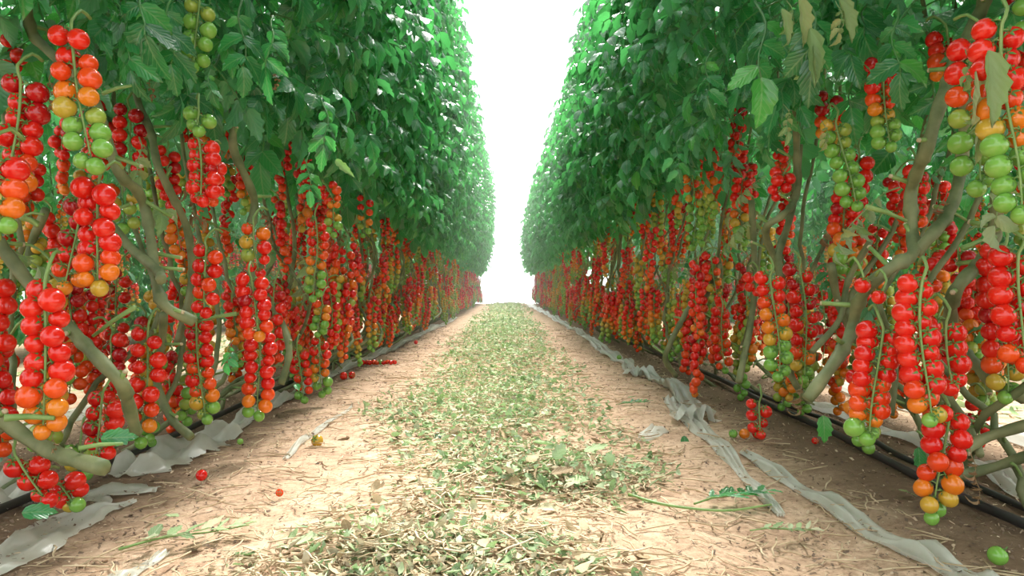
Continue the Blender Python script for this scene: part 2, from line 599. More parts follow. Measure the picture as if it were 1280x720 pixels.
def compound_leaf(seed, lod='hi', curl=0.0, size=1.0):
    """tomato leaf: sagging stalk, three pairs of toothed leaflets and a terminal one"""
    rr = random.Random(seed)
    mb = MB()
    Lr = 0.17 * size
    sag = rr.uniform(.3, .9)
    pts = []; x = z = 0.0
    for i in range(9):
        a = .25 - sag * i / 8
        pts.append(Vector((x, 0.008 * math.sin(i * .9 + seed), z)))
        x += Lr / 8 * math.cos(a); z += Lr / 8 * math.sin(a)
    tv, tf = tube(pts, [.0028 * size, .0014 * size], 4 if lod == 'hi' else 3)
    mb.add(tv, tf, 0, np.full((len(tv), 2), 0.5))
    def put(i, yaw, L):
        V, Fc, UV = leaflet(L, L * rr.uniform(.52, .68), rr, lod, rr.uniform(.3, 1.2) + curl, rr.uniform(0, .5) + curl * .6)
        M_ = Matrix.Translation(pts[i]) @ Euler((rr.uniform(-.5, .5), rr.uniform(.0, .7) - 0.0, yaw)).to_matrix().to_4x4()
        mb.add(xf(V, M_), Fc, 0, UV)
    put(8, rr.uniform(-.2, .2), .085 * size * rr.uniform(.9, 1.15))
    for i, L in ((3, .045), (5, .066), (7, .072)):
        for s in (-1, 1):
            put(i, s * rr.uniform(.8, 1.3), L * size * rr.uniform(.85, 1.15))
    if lod == 'hi':
        for i in (2, 4, 6):
            put(i, rr.choice((-1, 1)) * rr.uniform(1.0, 1.5), .018 * size)
    return mb


LEAF_HI = [compound_leaf(i, 'hi') for i in range(9)]
LEAF_LO = [compound_leaf(i + 40, 'lo').arrays() for i in range(8)]
LEAF_ME = [mb.mesh('leaf', [M_LEAF]) for mb in LEAF_HI]
LEAF_PALE = [compound_leaf(60 + i, 'hi', 0.7, .8).mesh('leaf', [M_PALE]) for i in range(3)]
LEAF_DRY = [compound_leaf(70 + i, 'hi', 1.5, .55).mesh('leaf', [M_DRY]) for i in range(3)]


def front_u(z, side):
    """how far the leaf wall stands out from the row's centre line towards the aisle, at height z"""
    if side < 0:
        return float(np.interp(z, [.85, 1.05, 1.6, 2.4, 3.1], [.28, .46, .56, .59, .60]))
    return float(np.interp(z, [.85, 1.05, 1.5, 2.2, 3.1], [.28, .48, .57, .48, .27]))


def leaf_matrix(u, y, z, rr, s=1.0, outward=True):
    yaw = rr.gauss(0, .75) if outward else rr.uniform(-PI, PI)
    pitch = rr.uniform(.2, 1.25)
    return TRS((u, y, z), (rr.uniform(-.5, .5), pitch, yaw), s * rr.uniform(.8, 1.25))


def foliage_mesh(side, seed, n_front, n_core, lowz=.98, cap=9.0):
    """the leaves of one 0.4 m length of row that nobody could pick apart, in plant-local space (+x to the aisle)"""
    rr = random.Random(seed)
    Vs, Fs, Us, off = [], [], [], 0
    for i in range(n_front + n_core):
        z = rr.uniform(lowz, 3.05)
        fu = min(front_u(z, side), cap if z < 1.35 else 9)
        if i < n_front:
            u = fu - abs(rr.gauss(0, .07)) - 0.12; M_ = leaf_matrix(u, rr.uniform(-.24, .24), z, rr)
        else:
            u = rr.uniform(-.45, fu - .12)
            M_ = leaf_matrix(u, rr.uniform(-.24, .24), z, rr, 1.1, False)
        V, Fc, _, UV = LEAF_LO[rr.randrange(len(LEAF_LO))]
        Vs.append(xf(V, M_)); Fs.append(Fc + off); Us.append(UV); off += len(V)
    return np_mesh('foliage', np.concatenate(Vs), np.concatenate(Fs), [M_LEAF], None, np.concatenate(Us))


FOL = {s: [foliage_mesh(s, 300 + 10 * s + i, 110, 60, .90) for i in range(4)] for s in (-1, 1)}
FOL_CORE = {s: [foliage_mesh(s, 400 + 10 * s + i, 45, 150, .98) for i in range(3)] for s in (-1, 1)}


FOL_NEAR = {s: [foliage_mesh(s, 470 + 10 * s + i, 60, 190, .98, .17) for i in range(2)] for s in (-1, 1)}
FOL_LOW = {s: [foliage_mesh(s, 450 + 10 * s + i, 110, 110, .22) for i in range(3)] for s in (-1, 1)}

# ------------------------------------------------------------------ vines
def vine_mesh(seed, n=6):
    rr = random.Random(seed)
    lean = rr.choice((-1, 1)) * rr.uniform(.15, .5)
    pts = [Vector((rr.uniform(-.1, .1), -lean, -0.02)), Vector((rr.uniform(.0, .16), -lean * .85, .07)), Vector((rr.uniform(.02, .24), -lean * .35, .17)),
           Vector((rr.uniform(.02, .22), 0, .36)), Vector((rr.uniform(.0, .14), rr.uniform(-.05, .05), .62)), Vector((rr.uniform(-.05, .08), 0.03, 1.0)),
           Vector((rr.uniform(-.05, .05), 0, 1.9)), Vector((0, 0, 2.9))]
    mb = MB()
    sp = smooth_path(pts, 5)
    for q in sp: q += Vector((rr.gauss(0, .004), rr.gauss(0, .004), 0))
    tv, tf = tube(sp, [.0085, .008, .0072, .006, .005, .004], n)
    mb.add(tv, tf)
    for k in range(5):
        i = rr.randint(4, 20); q = sp[i]
        L = rr.uniform(.03, .09)
        d_ = Vector((rr.uniform(.2, 1), rr.uniform(-1, 1), rr.uniform(-.2, .6))).normalized()
        tv, tf = tube([q, q + d_ * L * .6, q + d_ * L + Vector((0, 0, -.01))], [.0035, .0028, .003], 5)
        mb.add(tv, tf, 1)
    return mb.mesh('stem', [M_STEM, M_STEM2])


VINES = [vine_mesh(500 + i) for i in range(9)]

# ------------------------------------------------------------------ plants
CX = 1.0          # row centre line
PITCH = 0.4
Y0 = 1.1
PLANTS = {-1: [], 1: []}


def make_plant(side, y, cx=CX):
    e = bpy.data.objects.new('tomato_plant', None)
    e.empty_display_size = 0.1
    e.location = (side * cx, y, 0)
    e.rotation_euler = (0, 0, 0 if side < 0 else PI)
    COL.objects.link(e)
    return e


def world_inv(e):
    return (Matrix.Translation(e.location) @ e.rotation_euler.to_matrix().to_4x4()).inverted()


NP = 46
for side in (-1, 1):
    for k in range(NP):
        PLANTS[side].append(make_plant(side, Y0 + PITCH * k))


def nearest(side, y):
    k = int(round((y - Y0) / PITCH))
    return PLANTS[side][max(0, min(NP - 1, k))]


HERO = [
    # x, y top, y bottom, fruit px, shift of the tip px, letters or (start, end), count factor
    # left row
    (93, 28, 222, 27, 22, 'RRRoooOOYgGGGGGG'),
    (24, 84, 262, 27, -8, 'DDRDRRRRRooOYY'),
    (-6, 176, 310, 30, 0, 'RRRoOOgGG'),
    (161, 126, 238, 18, 2, 'DDRDRRDRoRoO'),
    (248, -8, 96, 20, -4, 'ggGGGGGGG'),
    (232, 10, 90, 17, 0, 'gGGGGGG'),
    (272, 92, 166, 15, 4, 'OOgGgGGGGG'),
    (248, 130, 172, 20, -4, 'GGGG'),
    (246, 166, 262, 20, 10, 'RRRRRDRRRRRR'),
    (264, 190, 262, 19, 0, 'DRDRRRRo'),
    (128, 218, 372, 26, -8, 'RRRRRRRRRooOOY'),
    (100, 240, 372, 24, -6, 'DDDRDRRooOO'),
    (155, 226, 296, 18, 2, 'oYYgGgG'),
    (60, 345, 552, 28, -8, 'RRRRRRRRRRRooOOOO'),
    (24, 560, 640, 25, 34, 'RRRRRR'),
    (104, 548, 604, 20, 4, 'GgYGG'),
    (70, 596, 642, 23, 26, 'RRRRYG'),
    (132, 486, 586, 22, -8, 'RRRRDRRRR'),
    (188, 402, 562, 20, -8, 'RRRRRRRRRooOGG'),
    (258, 300, 400, 19, 4, 'RoRRRooRRR'),
    (236, 340, 386, 16, -4, 'YgGGg'),
    (246, 388, 534, 18, 14, 'RRDRRRRRooRooOYGgG'),
    (150, 330, 446, 16, -6, 'DRDRRRRRRRD'),
    (318, 272, 350, 17, 4, 'oOYRgRRR'),
    (312, 338, 430, 18, 6, 'RRRRDRRRRooO'),
    (322, 404, 528, 17, 2, 'RRRRRRRRRRooOOGG'),
    (345, 350, 470, 14, -4, 'DDRRDRRRRRooRR'),
    (404, 226, 262, 12, 18, 'RRRoooOO'),
    (418, 258, 300, 12, 0, 'OYgGGG'),
    (394, 268, 380, 13, 4, 'RRoRRoooOOYGgGGGG'),
    (402, 372, 424, 12, -6, 'oOYOGGGGG'),
    (398, 418, 500, 12, 4, 'RRRRooOOYGGGG'),
    (372, 430, 506, 12, 6, 'DRRRRooRooGG'),
    (434, 306, 420, 10, 0, 'RoRRooOOYRRgGRRooO'),
    (455, 240, 300, 9, 0, 'RRRoOOgGG'),
    (214, 470, 530, 15, 4, 'RRRRoOO'),
    # right row
    (1262, 10, 282, 31, 2, 'RRRRRRooOOYOGGGGGGGG'),
    (1232, 36, 250, 27, -8, 'RoRooOgGGGGGG'),
    (1184, 30, 108, 21, 2, 'RRRRooOO'),
    (1108, 62, 192, 20, 10, 'DRRRRoooOYgGGGGG'),
    (1050, 140, 268, 19, 14, 'YgGgGGGGGGGGGG'),
    (1032, 108, 196, 17, 6, 'DDDRoOOYgG'),
    (1056, 236, 350, 17, 4, 'RRDRRRooOoYOGGGG'),
    (1148, 200, 300, 19, 4, 'RDRRRRDRoooO'),
    (1178, 280, 322, 15, 0, 'gGGGG'),
    (986, 206, 254, 16, -10, 'RRRRRR'),
    (926, 216, 310, 12, 2, 'RRRRRoooOYYGGGGG'),
    (868, 214, 316, 11, 0, 'OoOoYOGgGGGGGGG'),
    (968, 334, 480, 18, 4, 'RRRRooOOOYYGGGGGG'),
    (948, 336, 372, 14, 0, 'RRRR'),
    (1002, 324, 484, 17, 4, 'DRDRRDRRRRRooOYGG'),
    (1100, 398, 562, 25, -8, 'RRRRRRRRRoooooOOGGG'),
    (1080, 456, 572, 20, 6, 'RoooOOOgGG'),
    (1160, 336, 540, 27, -8, 'RRRRRRRRRRRRRRooOYG'),
    (1190, 388, 500, 26, 4, 'RRRRRRRRR'),
    (1184, 500, 662, 25, -4, 'RRRRRRoooOOYYGG'),
    (1262, 296, 510, 25, 0, 'RRRRRRRRDRRRRooYYGG'),
    (1284, 300, 470, 28, 0, 'RRRRRRRRRRoo'),
    (1216, 340, 464, 18, 2, 'RRRRRRooOOOOgGGG'),
    (1236, 496, 566, 18, -6, 'RRDRRR'),
    (1078, 338, 372, 24, 0, 'R'),
    (1110, 352, 386, 25, 0, 'R'),
    (952, 496, 552, 15, -4, 'RRRRRR'),
    (904, 380, 470, 12, 2, 'RRRRRRooRRRooG'),
    (892, 310, 400, 11, 2, 'RRRooOYYgGGG'),
    (1030, 350, 470, 13, 0, 'DRRRRDRRRooOY'),
]
hr = random.Random(11)
HERO_INFO = []
for (hx, y0, y1, fp, sh, seq) in HERO:
    side = -1 if hx < VPX else 1
    d = 30.6 / fp
    lim = (CAM_H - 0.014) * F_PX / max(1, y1 - VPY)
    if y1 > VPY and d > lim: d = lim
    fr = fp / F_PX * d
    top = at(hx, y0 + fp * .3, d); bot = at(hx + sh, y1 - fp * .45, d)
    pl = nearest(side, d)
    L = (top - bot).length
    zax = (top - bot).normalized()
    xax = Vector((1, 0, 0)); yax = zax.cross(xax).normalized(); xax = yax.cross(zax)
    Mw = Matrix((xax, yax, zax)).transposed().to_4x4(); Mw.translation = top
    near_truss(pl, world_inv(pl) @ Mw, len(seq), fr, seq, hr, hr.uniform(-.012, .012), L, None, hr.uniform(.95, 1.15), hr.random() < .65)
    HERO_INFO.append((hx, d, side))

HVINES = [
    # points (px, py), depth, radius px
    ([(30, -60), (40, 33), (60, 62), (108, 105), (128, 150), (150, 215), (172, 238), (183, 262), (190, 300), (196, 350), (208, 382), (244, 402)], 1.45, 6.5),
    ([(112, 232), (130, 268), (165, 310), (198, 338), (203, 350)], 1.42, 6),
    ([(-40, 262), (0, 303), (50, 368), (100, 422), (136, 460), (156, 483), (163, 508), (172, 540)], 1.25, 8),
    ([(-60, 490), (0, 520), (40, 549), (78, 568), (132, 584)], 1.13, 9.5),
    ([(262, -60), (267, 0), (277, 50), (290, 110), (293, 150), (293, 187), (313, 233), (319, 258), (312, 300), (316, 360)], 1.95, 5),
    ([(150, -20), (160, 65), (175, 130), (190, 165), (198, 205), (213, 238), (236, 290), (240, 360), (222, 430)], 1.7, 4.6),
    ([(326, 330), (331, 363), (353, 403), (362, 440), (352, 480)], 2.15, 4.2),
    ([(206, 392), (204, 430), (196, 470), (214, 520), (240, 546)], 1.62, 5),
    ([(60, 262), (40, 318), (66, 356), (80, 392)], 1.6, 5),
    ([(1238, -60), (1233, 0), (1213, 40), (1190, 93), (1173, 143), (1160, 187), (1147, 217), (1140, 242), (1142, 287), (1143, 317), (1120, 332), (1090, 355), (1073, 382), (1067, 410), (1055, 437), (1032, 470), (1010, 500)], 1.33, 7.6),
    ([(1210, 120), (1207, 173), (1200, 230), (1187, 267), (1167, 293), (1145, 317)], 1.36, 7.6),
    ([(1252, 226), (1247, 283), (1243, 303), (1227, 330), (1207, 349), (1194, 370), (1190, 396), (1196, 430), (1226, 459), (1251, 483), (1300, 500)], 1.28, 8.2),
    ([(1180, 492), (1209, 525), (1217, 541), (1228, 570)], 1.25, 5),
    ([(1196, 572), (1209, 562), (1240, 546), (1300, 528)], 1.2, 7),
    ([(1190, 590), (1205, 594), (1248, 584), (1300, 566)], 1.3, 6.5),
    ([(996, 120), (997, 200), (999, 230), (990, 257), (975, 272), (959, 283), (960, 302), (970, 324), (976, 350), (980, 420), (990, 470), (1010, 500)], 1.9, 4.4),
    ([(1000, 180), (994, 240), (986, 280), (974, 318), (978, 346)], 1.95, 4.6),
    ([(900, 330), (884, 367), (864, 382), (852, 402), (838, 429), (832, 450), (845, 470)], 2.8, 3.4),
    ([(940, 250), (944, 340), (940, 400), (932, 440), (924, 478)], 2.2, 4),
    ([(1040, 330), (1050, 380), (1080, 440), (1100, 480), (1140, 510)], 1.75, 5),
    ([(1090, 300), (1062, 350), (1050, 400), (1016, 440)], 1.7, 3.8),
    ([(1100, 380), (1120, 450), (1116, 520)], 1.5, 4),
]
for pts, d, rp in HVINES:
    side = -1 if pts[0][0] < VPX else 1
    pl = nearest(side, d); inv = world_inv(pl)
    P = []
    for i, (a, b_) in enumerate(pts):
        q = at(a, b_, d + .05 * math.sin(i * 1.1))
        if q.z < 0.004: q = at(a, b_, (CAM_H - .01) * F_PX / (b_ - VPY))
        P.append(inv @ q)
    sp = smooth_path(P, 6)
    r = rp / F_PX * d
    mb = MB()
    rads = [r * (1 + .10 * math.sin(i * .9) + (.3 if i % 13 == 6 else 0)) for i in range(len(sp))]
    tv, tf = tube(sp, rads, 8)
    mb.add(tv, tf)
    for i in range(6, len(sp) - 4, 11):                     # pruned side stubs
        q = sp[i]; d_ = Vector((hr.uniform(.0, 1), hr.uniform(-1, 1), hr.uniform(-.3, .6))).normalized()
        L = hr.uniform(.02, .07)
        tv, tf = tube([q, q + d_ * L * .6, q + d_ * L], [r * .5, r * .38, r * .4], 6)
        mb.add(tv, tf, 1)
        tv, tf = tube([q + d_ * L * .99, q + d_ * (L + .003)], [r * .42, r * .36], 6)
        mb.add(tv, tf, 2)
    obj('stem', mb.mesh('stem', [M_STEM, M_STEM2, M_CUT]), pl)

# stem ends and stubs that stand out against the fruit (pruned leaf stalks)
for a, b_, d, rp in (((8, 522), (70, 522), 1.08, 6), ((30, 272), (50, 283), 1.1, 5), ((1085, 258), (1135, 276), 1.33, 4.5), ((1206, 310), (1248, 296), 1.25, 4.5),
                     ((170, 384), (118, 420), 1.3, 4), ((296, 392), (244, 404), 1.7, 3.4), ((100, 560), (155, 554), 1.12, 4), ((130, 118), (166, 108), 1.3, 3.5)):
    side = -1 if a[0] < VPX else 1
    pl = nearest(side, d); inv = world_inv(pl)
    P = [inv @ at(a[0], a[1], d - .02), inv @ at((a[0] + b_[0]) / 2, (a[1] + b_[1]) / 2 - 2, d), inv @ at(b_[0], b_[1], d)]
    mb = MB(); tv, tf = tube(P, [rp / F_PX * d * .8, rp / F_PX * d * .5], 7); mb.add(tv, tf)
    obj('leaf_stalk', mb.mesh('leaf_stalk', [M_STEM2]), pl)

# random trusses, vines, leaves of every plant
for side in (-1, 1):
    for k, pl in enumerate(PLANTS[side]):
        rr = random.Random(1000 + 77 * k + (5 if side > 0 else 0))
        y = Y0 + PITCH * k
        nv = 1 if y < 1.8 else 2 if y < 2.8 else 3
        for i in range(nv):
            obj('stem', rr.choice(VINES), pl, TRS((rr.uniform(-.12, .02) if y < 2.4 else rr.uniform(-.1, .14), rr.uniform(-.15, .15), 0)))
        near = y < 3.4
        nt_ = 12 if y < 1.8 else (14 if y < 2.6 else 18)
        for i in range(nt_):
            lo = rr.random() < .55
            d_f = 0.034 * rr.uniform(.88, 1.08)
            n = rr.randint(12, 20)
            L = n * .46 * d_f
            ztop = rr.uniform(L + .015, L + .2) if lo else rr.uniform(max(.4, L), 1.08)
            if y < 2.6: u = rr.uniform(-.28, .16)
            else: u = rr.choice((rr.uniform(.08, .34), rr.uniform(-.3, .25)))
            if ztop > .8: u = min(u, .25)
            dy = rr.uniform(-.2, .2)
            q = rr.random()
            if q < .50: a, b_ = 0.6, rr.uniform(1.5, 4.0)
            elif q < .78: a, b_ = 0.8, 6.3
            else: a, b_ = rr.uniform(3, 5), 6.4
            M_ = TRS((u, dy, ztop), (rr.uniform(-.06, .06), rr.uniform(-.08, .08), rr.uniform(-1.0, 1.0) + PI / 2))
            if near:
                near_truss(pl, M_, n, d_f, ripeness(n, a, b_, rr), rr)
            else:
                sc_ = d_f / .034 * (0.97 if ztop > .35 else .8)
                ztop = max(ztop, .36 * sc_)
                M_ = TRS((u, dy, ztop), (rr.uniform(-.06, .06), rr.uniform(-.08, .08), rr.uniform(0, 6)), sc_)
                t_ = obj('truss', rr.choice(TRUSS_MID if y < 7 else TRUSS_FAR), pl, M_)
                t_['kind'] = 'stuff'
        # leaf wall
        if y < 7.2:
            f_ = obj('foliage', rr.choice(FOL_CORE[side] if y > 2 else FOL_NEAR[side]), pl)
            f_['kind'] = 'stuff'
            nl = 60 if y < 3 else 75
            zmax = min(3.0, CAM_H + VPY / F_PX * y + .35) if y < 6 else 3.0
            for i in range(95):
                z = rr.uniform(.96, 3.0)
                if z > zmax and rr.random() < .65: continue
                uu = front_u(z, side) - abs(rr.gauss(0, .06)) - .13
                if y < 2 and z < 1.35: uu = min(uu, .12 + .12 * (y - 1.1))
                obj('leaf', rr.choice(LEAF_ME), pl, leaf_matrix(uu, rr.uniform(-.22, .22), z, rr))
            for i in range(3):
                z = rr.uniform(.5, .85)
                obj('leaf', rr.choice(LEAF_PALE + LEAF_DRY), pl, leaf_matrix(rr.uniform(.0, .25), rr.uniform(-.2, .2), z, rr, .8))
            for i in range(4):
                z = rr.uniform(.1, .8)
                obj('leaf', rr.choice(LEAF_ME), pl, leaf_matrix(rr.uniform(-.3, .2), rr.uniform(-.2, .2), z, rr, .5, False))
        else:
            f_ = obj('foliage', rr.choice(FOL[side]), pl, TRS((rr.uniform(-.04, .04) + .07 * max(0, (y - 9) / 9), 0, rr.uniform(-.04, .06))))
            f_['kind'] = 'stuff'

# the rows beyond, seen through the gaps between the trusses
BACK = {-1: [], 1: []}
for side in (-1, 1):
    for cx_, kk in ((3.0, 44), (5.0, 27)):
        for k in range(kk):
            y = (1.6 if cx_ < 4 else 3.2) + PITCH * k * (1 if cx_ < 4 else 1.5)
            rr = random.Random(5000 + 31 * k + side + int(cx_))
            pl = make_plant(side, y, cx_)
            BACK[side].append(pl)
            for i in range(2):
                obj('stem', rr.choice(VINES), pl, TRS((0, rr.uniform(-.15, .15), 0)))
            for i in range(13 if cx_ < 4 else 4):
                z = rr.uniform(.35, 1.05)
                t_ = obj('truss', rr.choice(TRUSS_FAR), pl, TRS((rr.uniform(.0, .36), rr.uniform(-.2, .2), z), (0, 0, rr.uniform(0, 6)), .95))
                t_['kind'] = 'stuff'
            f_ = obj('foliage', rr.choice(FOL_LOW[side]), pl); f_['kind'] = 'stuff'

# unseen plants added behind the viewpoint, extending both rows to shade the front plants
for side in (-1, 1):
    for k in range(4):
        pl = make_plant(side, Y0 - PITCH * (k + 1))
        rr = random.Random(9000 + k + side)
        obj('stem', rr.choice(VINES), pl)
        f_ = obj('foliage', rr.choice(FOL_NEAR[side]), pl); f_['kind'] = 'stuff'
        tag(pl, 'unseen tomato plant added for shade to the %s row behind the viewpoint' % ('left' if side < 0 else 'right'), 'tomato plant', 'unseen shading plants behind the viewpoint')

LAB = {
    -1: ['front tomato plant of the left row, thick stem sagging to the plastic sheet',
         'second tomato plant from the front in the left row, long crooked vine before its trusses',
         'third tomato plant from the front in the left row, green trusses near its top',
         'fourth tomato plant from the front in the left row, trusses reaching the plastic strip',
         'fifth tomato plant from the front in the left row, orange tomato chain under its leaves'],
    1: ['front tomato plant of the right row, biggest red to green truss at its top',
        'second tomato plant from the front in the right row, stout forked vine, long red trusses',
        'third tomato plant from the front in the right row, hanging behind the forked vine',
        'fourth tomato plant from the front in the right row, kinked thin vine',
        'fifth tomato plant from the front in the right row, past the fallen cluster'],
}
for side in (-1, 1):
    nm = 'left' if side < 0 else 'right'
    for k, pl in enumerate(PLANTS[side]):
        if k < 5:
            tag(pl, LAB[side][k], 'tomato plant')
        elif k < 9:
            tag(pl, '%s tomato plant from the front in the %s row, its trusses overlapping the neighbours' % (('sixth', 'seventh', 'eighth', 'ninth')[k - 5], nm), 'tomato plant', 'plants of the %s row' % nm)
        else:
            tag(pl, 'tomato plant in the receding %s row, red trusses under a dense leaf wall' % nm, 'tomato plant', 'plants of the %s row' % nm)
    for pl in BACK[side]:
        tag(pl, 'tomato plant in a row beyond the %s row, glimpsed through its gaps' % nm, 'tomato plant', 'plants of the row beyond the %s row' % nm)


# ------------------------------------------------------------------ hand-placed leaves that stand out
def hero_leaf(px, py, d, size, rot, meshes, name='leaf'):
    side = -1 if px < VPX else 1
    pl = nearest(side, d)
    Mw = TRS(at(px, py, d), rot, size)
    return obj(name, hr.choice(meshes), pl, world_inv(pl) @ Mw)


# big drooping leaves near the camera; base point at the px, stalk direction set by rot
for a in ((190, -40, 1.35, 1.0, (0.2, 1.2, -1.3)), (215, -10, 1.4, .9, (0, 1.3, -1.2)), (178, 0, 1.35, .9, (.3, 1.2, -1.8)), (262, 85, 1.5, .4, (.3, 1.2, -1)),
          (300, -5, 1.6, 1.0, (0, 1.3, -1.0)), (345, 20, 1.7, 1.0, (.3, 1.1, -1.4)), (405, 120, 1.9, .9, (0, 1.2, -1.2)),
          (385, 190, 2.0, .7, (0, 1.2, -1.2)), (292, 425, 1.55, .35, (0, .9, -1.5)), (205, 215, 1.7, .5, (0, .6, -2.5)),
          (950, 0, 1.6, 1.2, (0, 1.2, -1.8)), (1000, -25, 1.5, 1.2, (.2, 1.2, -1.5)), (1120, 5, 1.4, .9, (0, 1.3, -2)), (1060, 60, 1.6, .8, (0, .5, -2)),
          (890, 60, 2.0, .9, (0, 1.2, -2.2)), (850, 170, 2.3, .7, (0, 1.1, -2)), (1180, 130, 1.7, .9, (0, 1.2, -1.5)), (1150, 60, 1.6, .9, (0, 1.2, -1.2))):
    hero_leaf(*a, LEAF_ME)
for a in ((1015, 30, 1.45, .75, (0, 1.45, -1.5)), (1048, 0, 1.4, .5, (0, 1.4, -1.5)), (985, 0, 1.5, .5, (0, 1.3, -1.0)), (1212, 60, 1.06, .35, (0.2, 1.45, -2.0)),
          (1030, 150, 1.6, .4, (0, 1.3, -1.5)), (1226, 110, 1.02, .35, (0, 1.5, -1)), (982, 130, 1.6, .5, (0, 1.2, -1.5)), (610, 0, 3.0, .1, (0, 1.2, -1.5))):
    hero_leaf(*a, LEAF_PALE)
for a in ((68, 90, 1.15, .6, (0, 1.55, -1)), (190, 95, 1.5, .5, (0, 1.55, -1)), (345, 85, 1.7, .5, (0, 1.55, -1)), (1000, 470, 1.7, .9, (0, 1.5, -1)),
          (1215, 560, 1.2, .5, (0, 1.5, -1)), (1220, 590, 1.2, .5, (0, 1.5, -1)), (135, 330, 1.4, .8, (0, 1.55, -1)), (70, 540, 1.1, .3, (0, 1.55, -1))):
    hero_leaf(*a, LEAF_DRY)
# single broad leaflets low among the fruit
def leaflet_mesh(seed, L, W, mt, droop=.6, fold=.25):
    V, Fc, UV = leaflet(L, W, random.Random(seed), 'hi', droop, fold)
    return np_mesh('leaf', V, Fc, [mt], None, UV)
SING = [leaflet_mesh(i, .05, .03, M_LEAF) for i in range(4)]
for a in ((128, 548, 1.15, 1.1, (1.2, -.1, .1)), (30, 640, 1.12, 1.0, (1, 0, .4)), (1030, 520, 1.5, 1.2, (0.2, 1.3, -1.5)), (1150, 560, 1.3, .9, (0.2, 1.3, -1.5)),
          (855, 545, 2.0, .9, (.3, 1.0, -1.5)), (370, 480, 2.1, .7, (.2, .2, -1)), (1135, 400, 1.3, .8, (.2, 1, -1.5)), (842, 200, 2.1, 1.4, (.9, .5, 3.5)),
          (790, 240, 2.6, 1.4, (.5, .9, -1.8)), (848, 215, 2.1, 1.1, (.9, .5, 3.2))):
    hero_leaf(*a, SING)
PALE1 = [leaflet_mesh(20 + i, .105, .05, M_PALE, .25, .9) for i in range(3)]
for a in ((1238, 62, .98, 1.0, (1.3, 1.45, -.3)), (1222, 84, 1.0, .8, (1.6, 1.5, .4)), (1224, 150, 1.02, .6, (1.4, 1.5, 0)), (1014, 34, 1.4, 1.1, (1.4, 1.45, -.2)),
          (1000, -4, 1.4, .9, (1.5, 1.35, .3)), (1050, -6, 1.4, .9, (1.4, 1.2, 0)), (1018, 56, 1.4, .7, (1.5, 1.4, .2)), (978, 10, 1.45, .7, (1.3, 1.3, 0)), (420, 200, 1.9, .7, (1.3, .7, -.4))):
    hero_leaf(*a, PALE1)

# ------------------------------------------------------------------ aisle floor: litter and debris nobody could count
def litter_density(x, y):
    """0..1 cover of cut leaves on the aisle floor"""
    c = np.interp(y, [1.0, 1.25, 1.55, 1.9, 2.4, 3.2, 5, 20], [-.13, -.10, .08, .03, -.10, -.04, -.05, -.02])
    hw = np.interp(y, [1.0, 1.25, 1.55, 1.9, 2.4, 3.2, 5, 20], [.28, .22, .28, .33, .36, .36, .36, .42])
    e = np.clip(1.25 - np.abs(x - c) / hw, 0, 1)
    n_ = 0.5 + 0.5 * np.sin(x * 13 + y * 3.1) * np.sin(y * 4.7 - x * 5 + 2)
    gap = 1 - 0.75 * np.exp(-((y - 1.33) / .10) ** 2) * (x > -.1)
    return e * (0.45 + .55 * n_) * gap


def scatter(name, N_, ys, sizes, templ, mats, pick_mat, flat=.35, lift=.012, dens=None, xr=.8, seed=1, squash=1.0):
    rg = np.random.default_rng(seed)
    px = rg.uniform(-xr, xr, N_); py = ys(rg, N_)
    if dens is not None:
        keep = rg.uniform(0, 1, N_) < dens(px, py)
        px, py = px[keep], py[keep]
    n = len(px)
    s = sizes(rg, n, py)
    yaw = rg.uniform(0, 2 * PI, n); pit = rg.normal(0, flat, n); rol = rg.normal(0, flat, n)
    cy, sy, cp, sp_, cr, sr = np.cos(yaw), np.sin(yaw), np.cos(pit), np.sin(pit), np.cos(rol), np.sin(rol)
    R = np.empty((n, 3, 3))
    R[:, 0] = np.stack([cy * cp, cy * sp_ * sr - sy * cr, cy * sp_ * cr + sy * sr], -1)
    R[:, 1] = np.stack([sy * cp, sy * sp_ * sr + cy * cr, sy * sp_ * cr - cy * sr], -1)
    R[:, 2] = np.stack([-sp_, cp * sr, cp * cr], -1)
    which = rg.integers(0, len(templ), n)
    Vs, Fs, Us, Ms, off = [], [], [], [], 0
    z0 = ground_h(px, py) + rg.uniform(.002, lift, n) if not callable(lift) else ground_h(px, py) + lift(rg, px, py)
    for t_ in range(len(templ)):
        ii = np.nonzero(which == t_)[0]
        if not len(ii): continue
        V, Fc, UV = templ[t_]
        W = np.einsum('nij,kj->nki', R[ii], V) * s[ii][:, None, None]
        W[:, :, 2] *= squash
        W += np.stack([px[ii], py[ii], z0[ii]], -1)[:, None, :]
        W[:, :, 2] = np.maximum(W[:, :, 2], ground_h(W[:, :, 0], W[:, :, 1]) + .0015)
        k = len(V)
        Fs.append((Fc[None] + (np.arange(len(ii)) * k)[:, None, None] + off).reshape(-1, 3))
        Vs.append(W.reshape(-1, 3)); Us.append(np.tile(UV, (len(ii), 1)))
        Ms.append(np.repeat(pick_mat(rg, px[ii], py[ii]), len(Fc)))
        off += len(ii) * k
    o = obj(name, np_mesh(name, np.concatenate(Vs), np.concatenate(Fs), mats, np.concatenate(Ms), np.concatenate(Us)))
    return o


def heap(rg, x, y):
    h = .05 * np.exp(-((x - .12) / .16) ** 2 - ((y - 1.6) / .13) ** 2) + .035 * np.exp(-((x + .12) / .25) ** 2 - ((y - 1.12) / .1) ** 2)
    h += .05 * np.exp(-((x - .05) / .3) ** 2) * (0.5 + .5 * np.sin(y * 3.3)) * (y > 2) * (y < 9)
    return rg.uniform(.002, .014, len(x)) + h * rg.uniform(.3, 1.0, len(x))


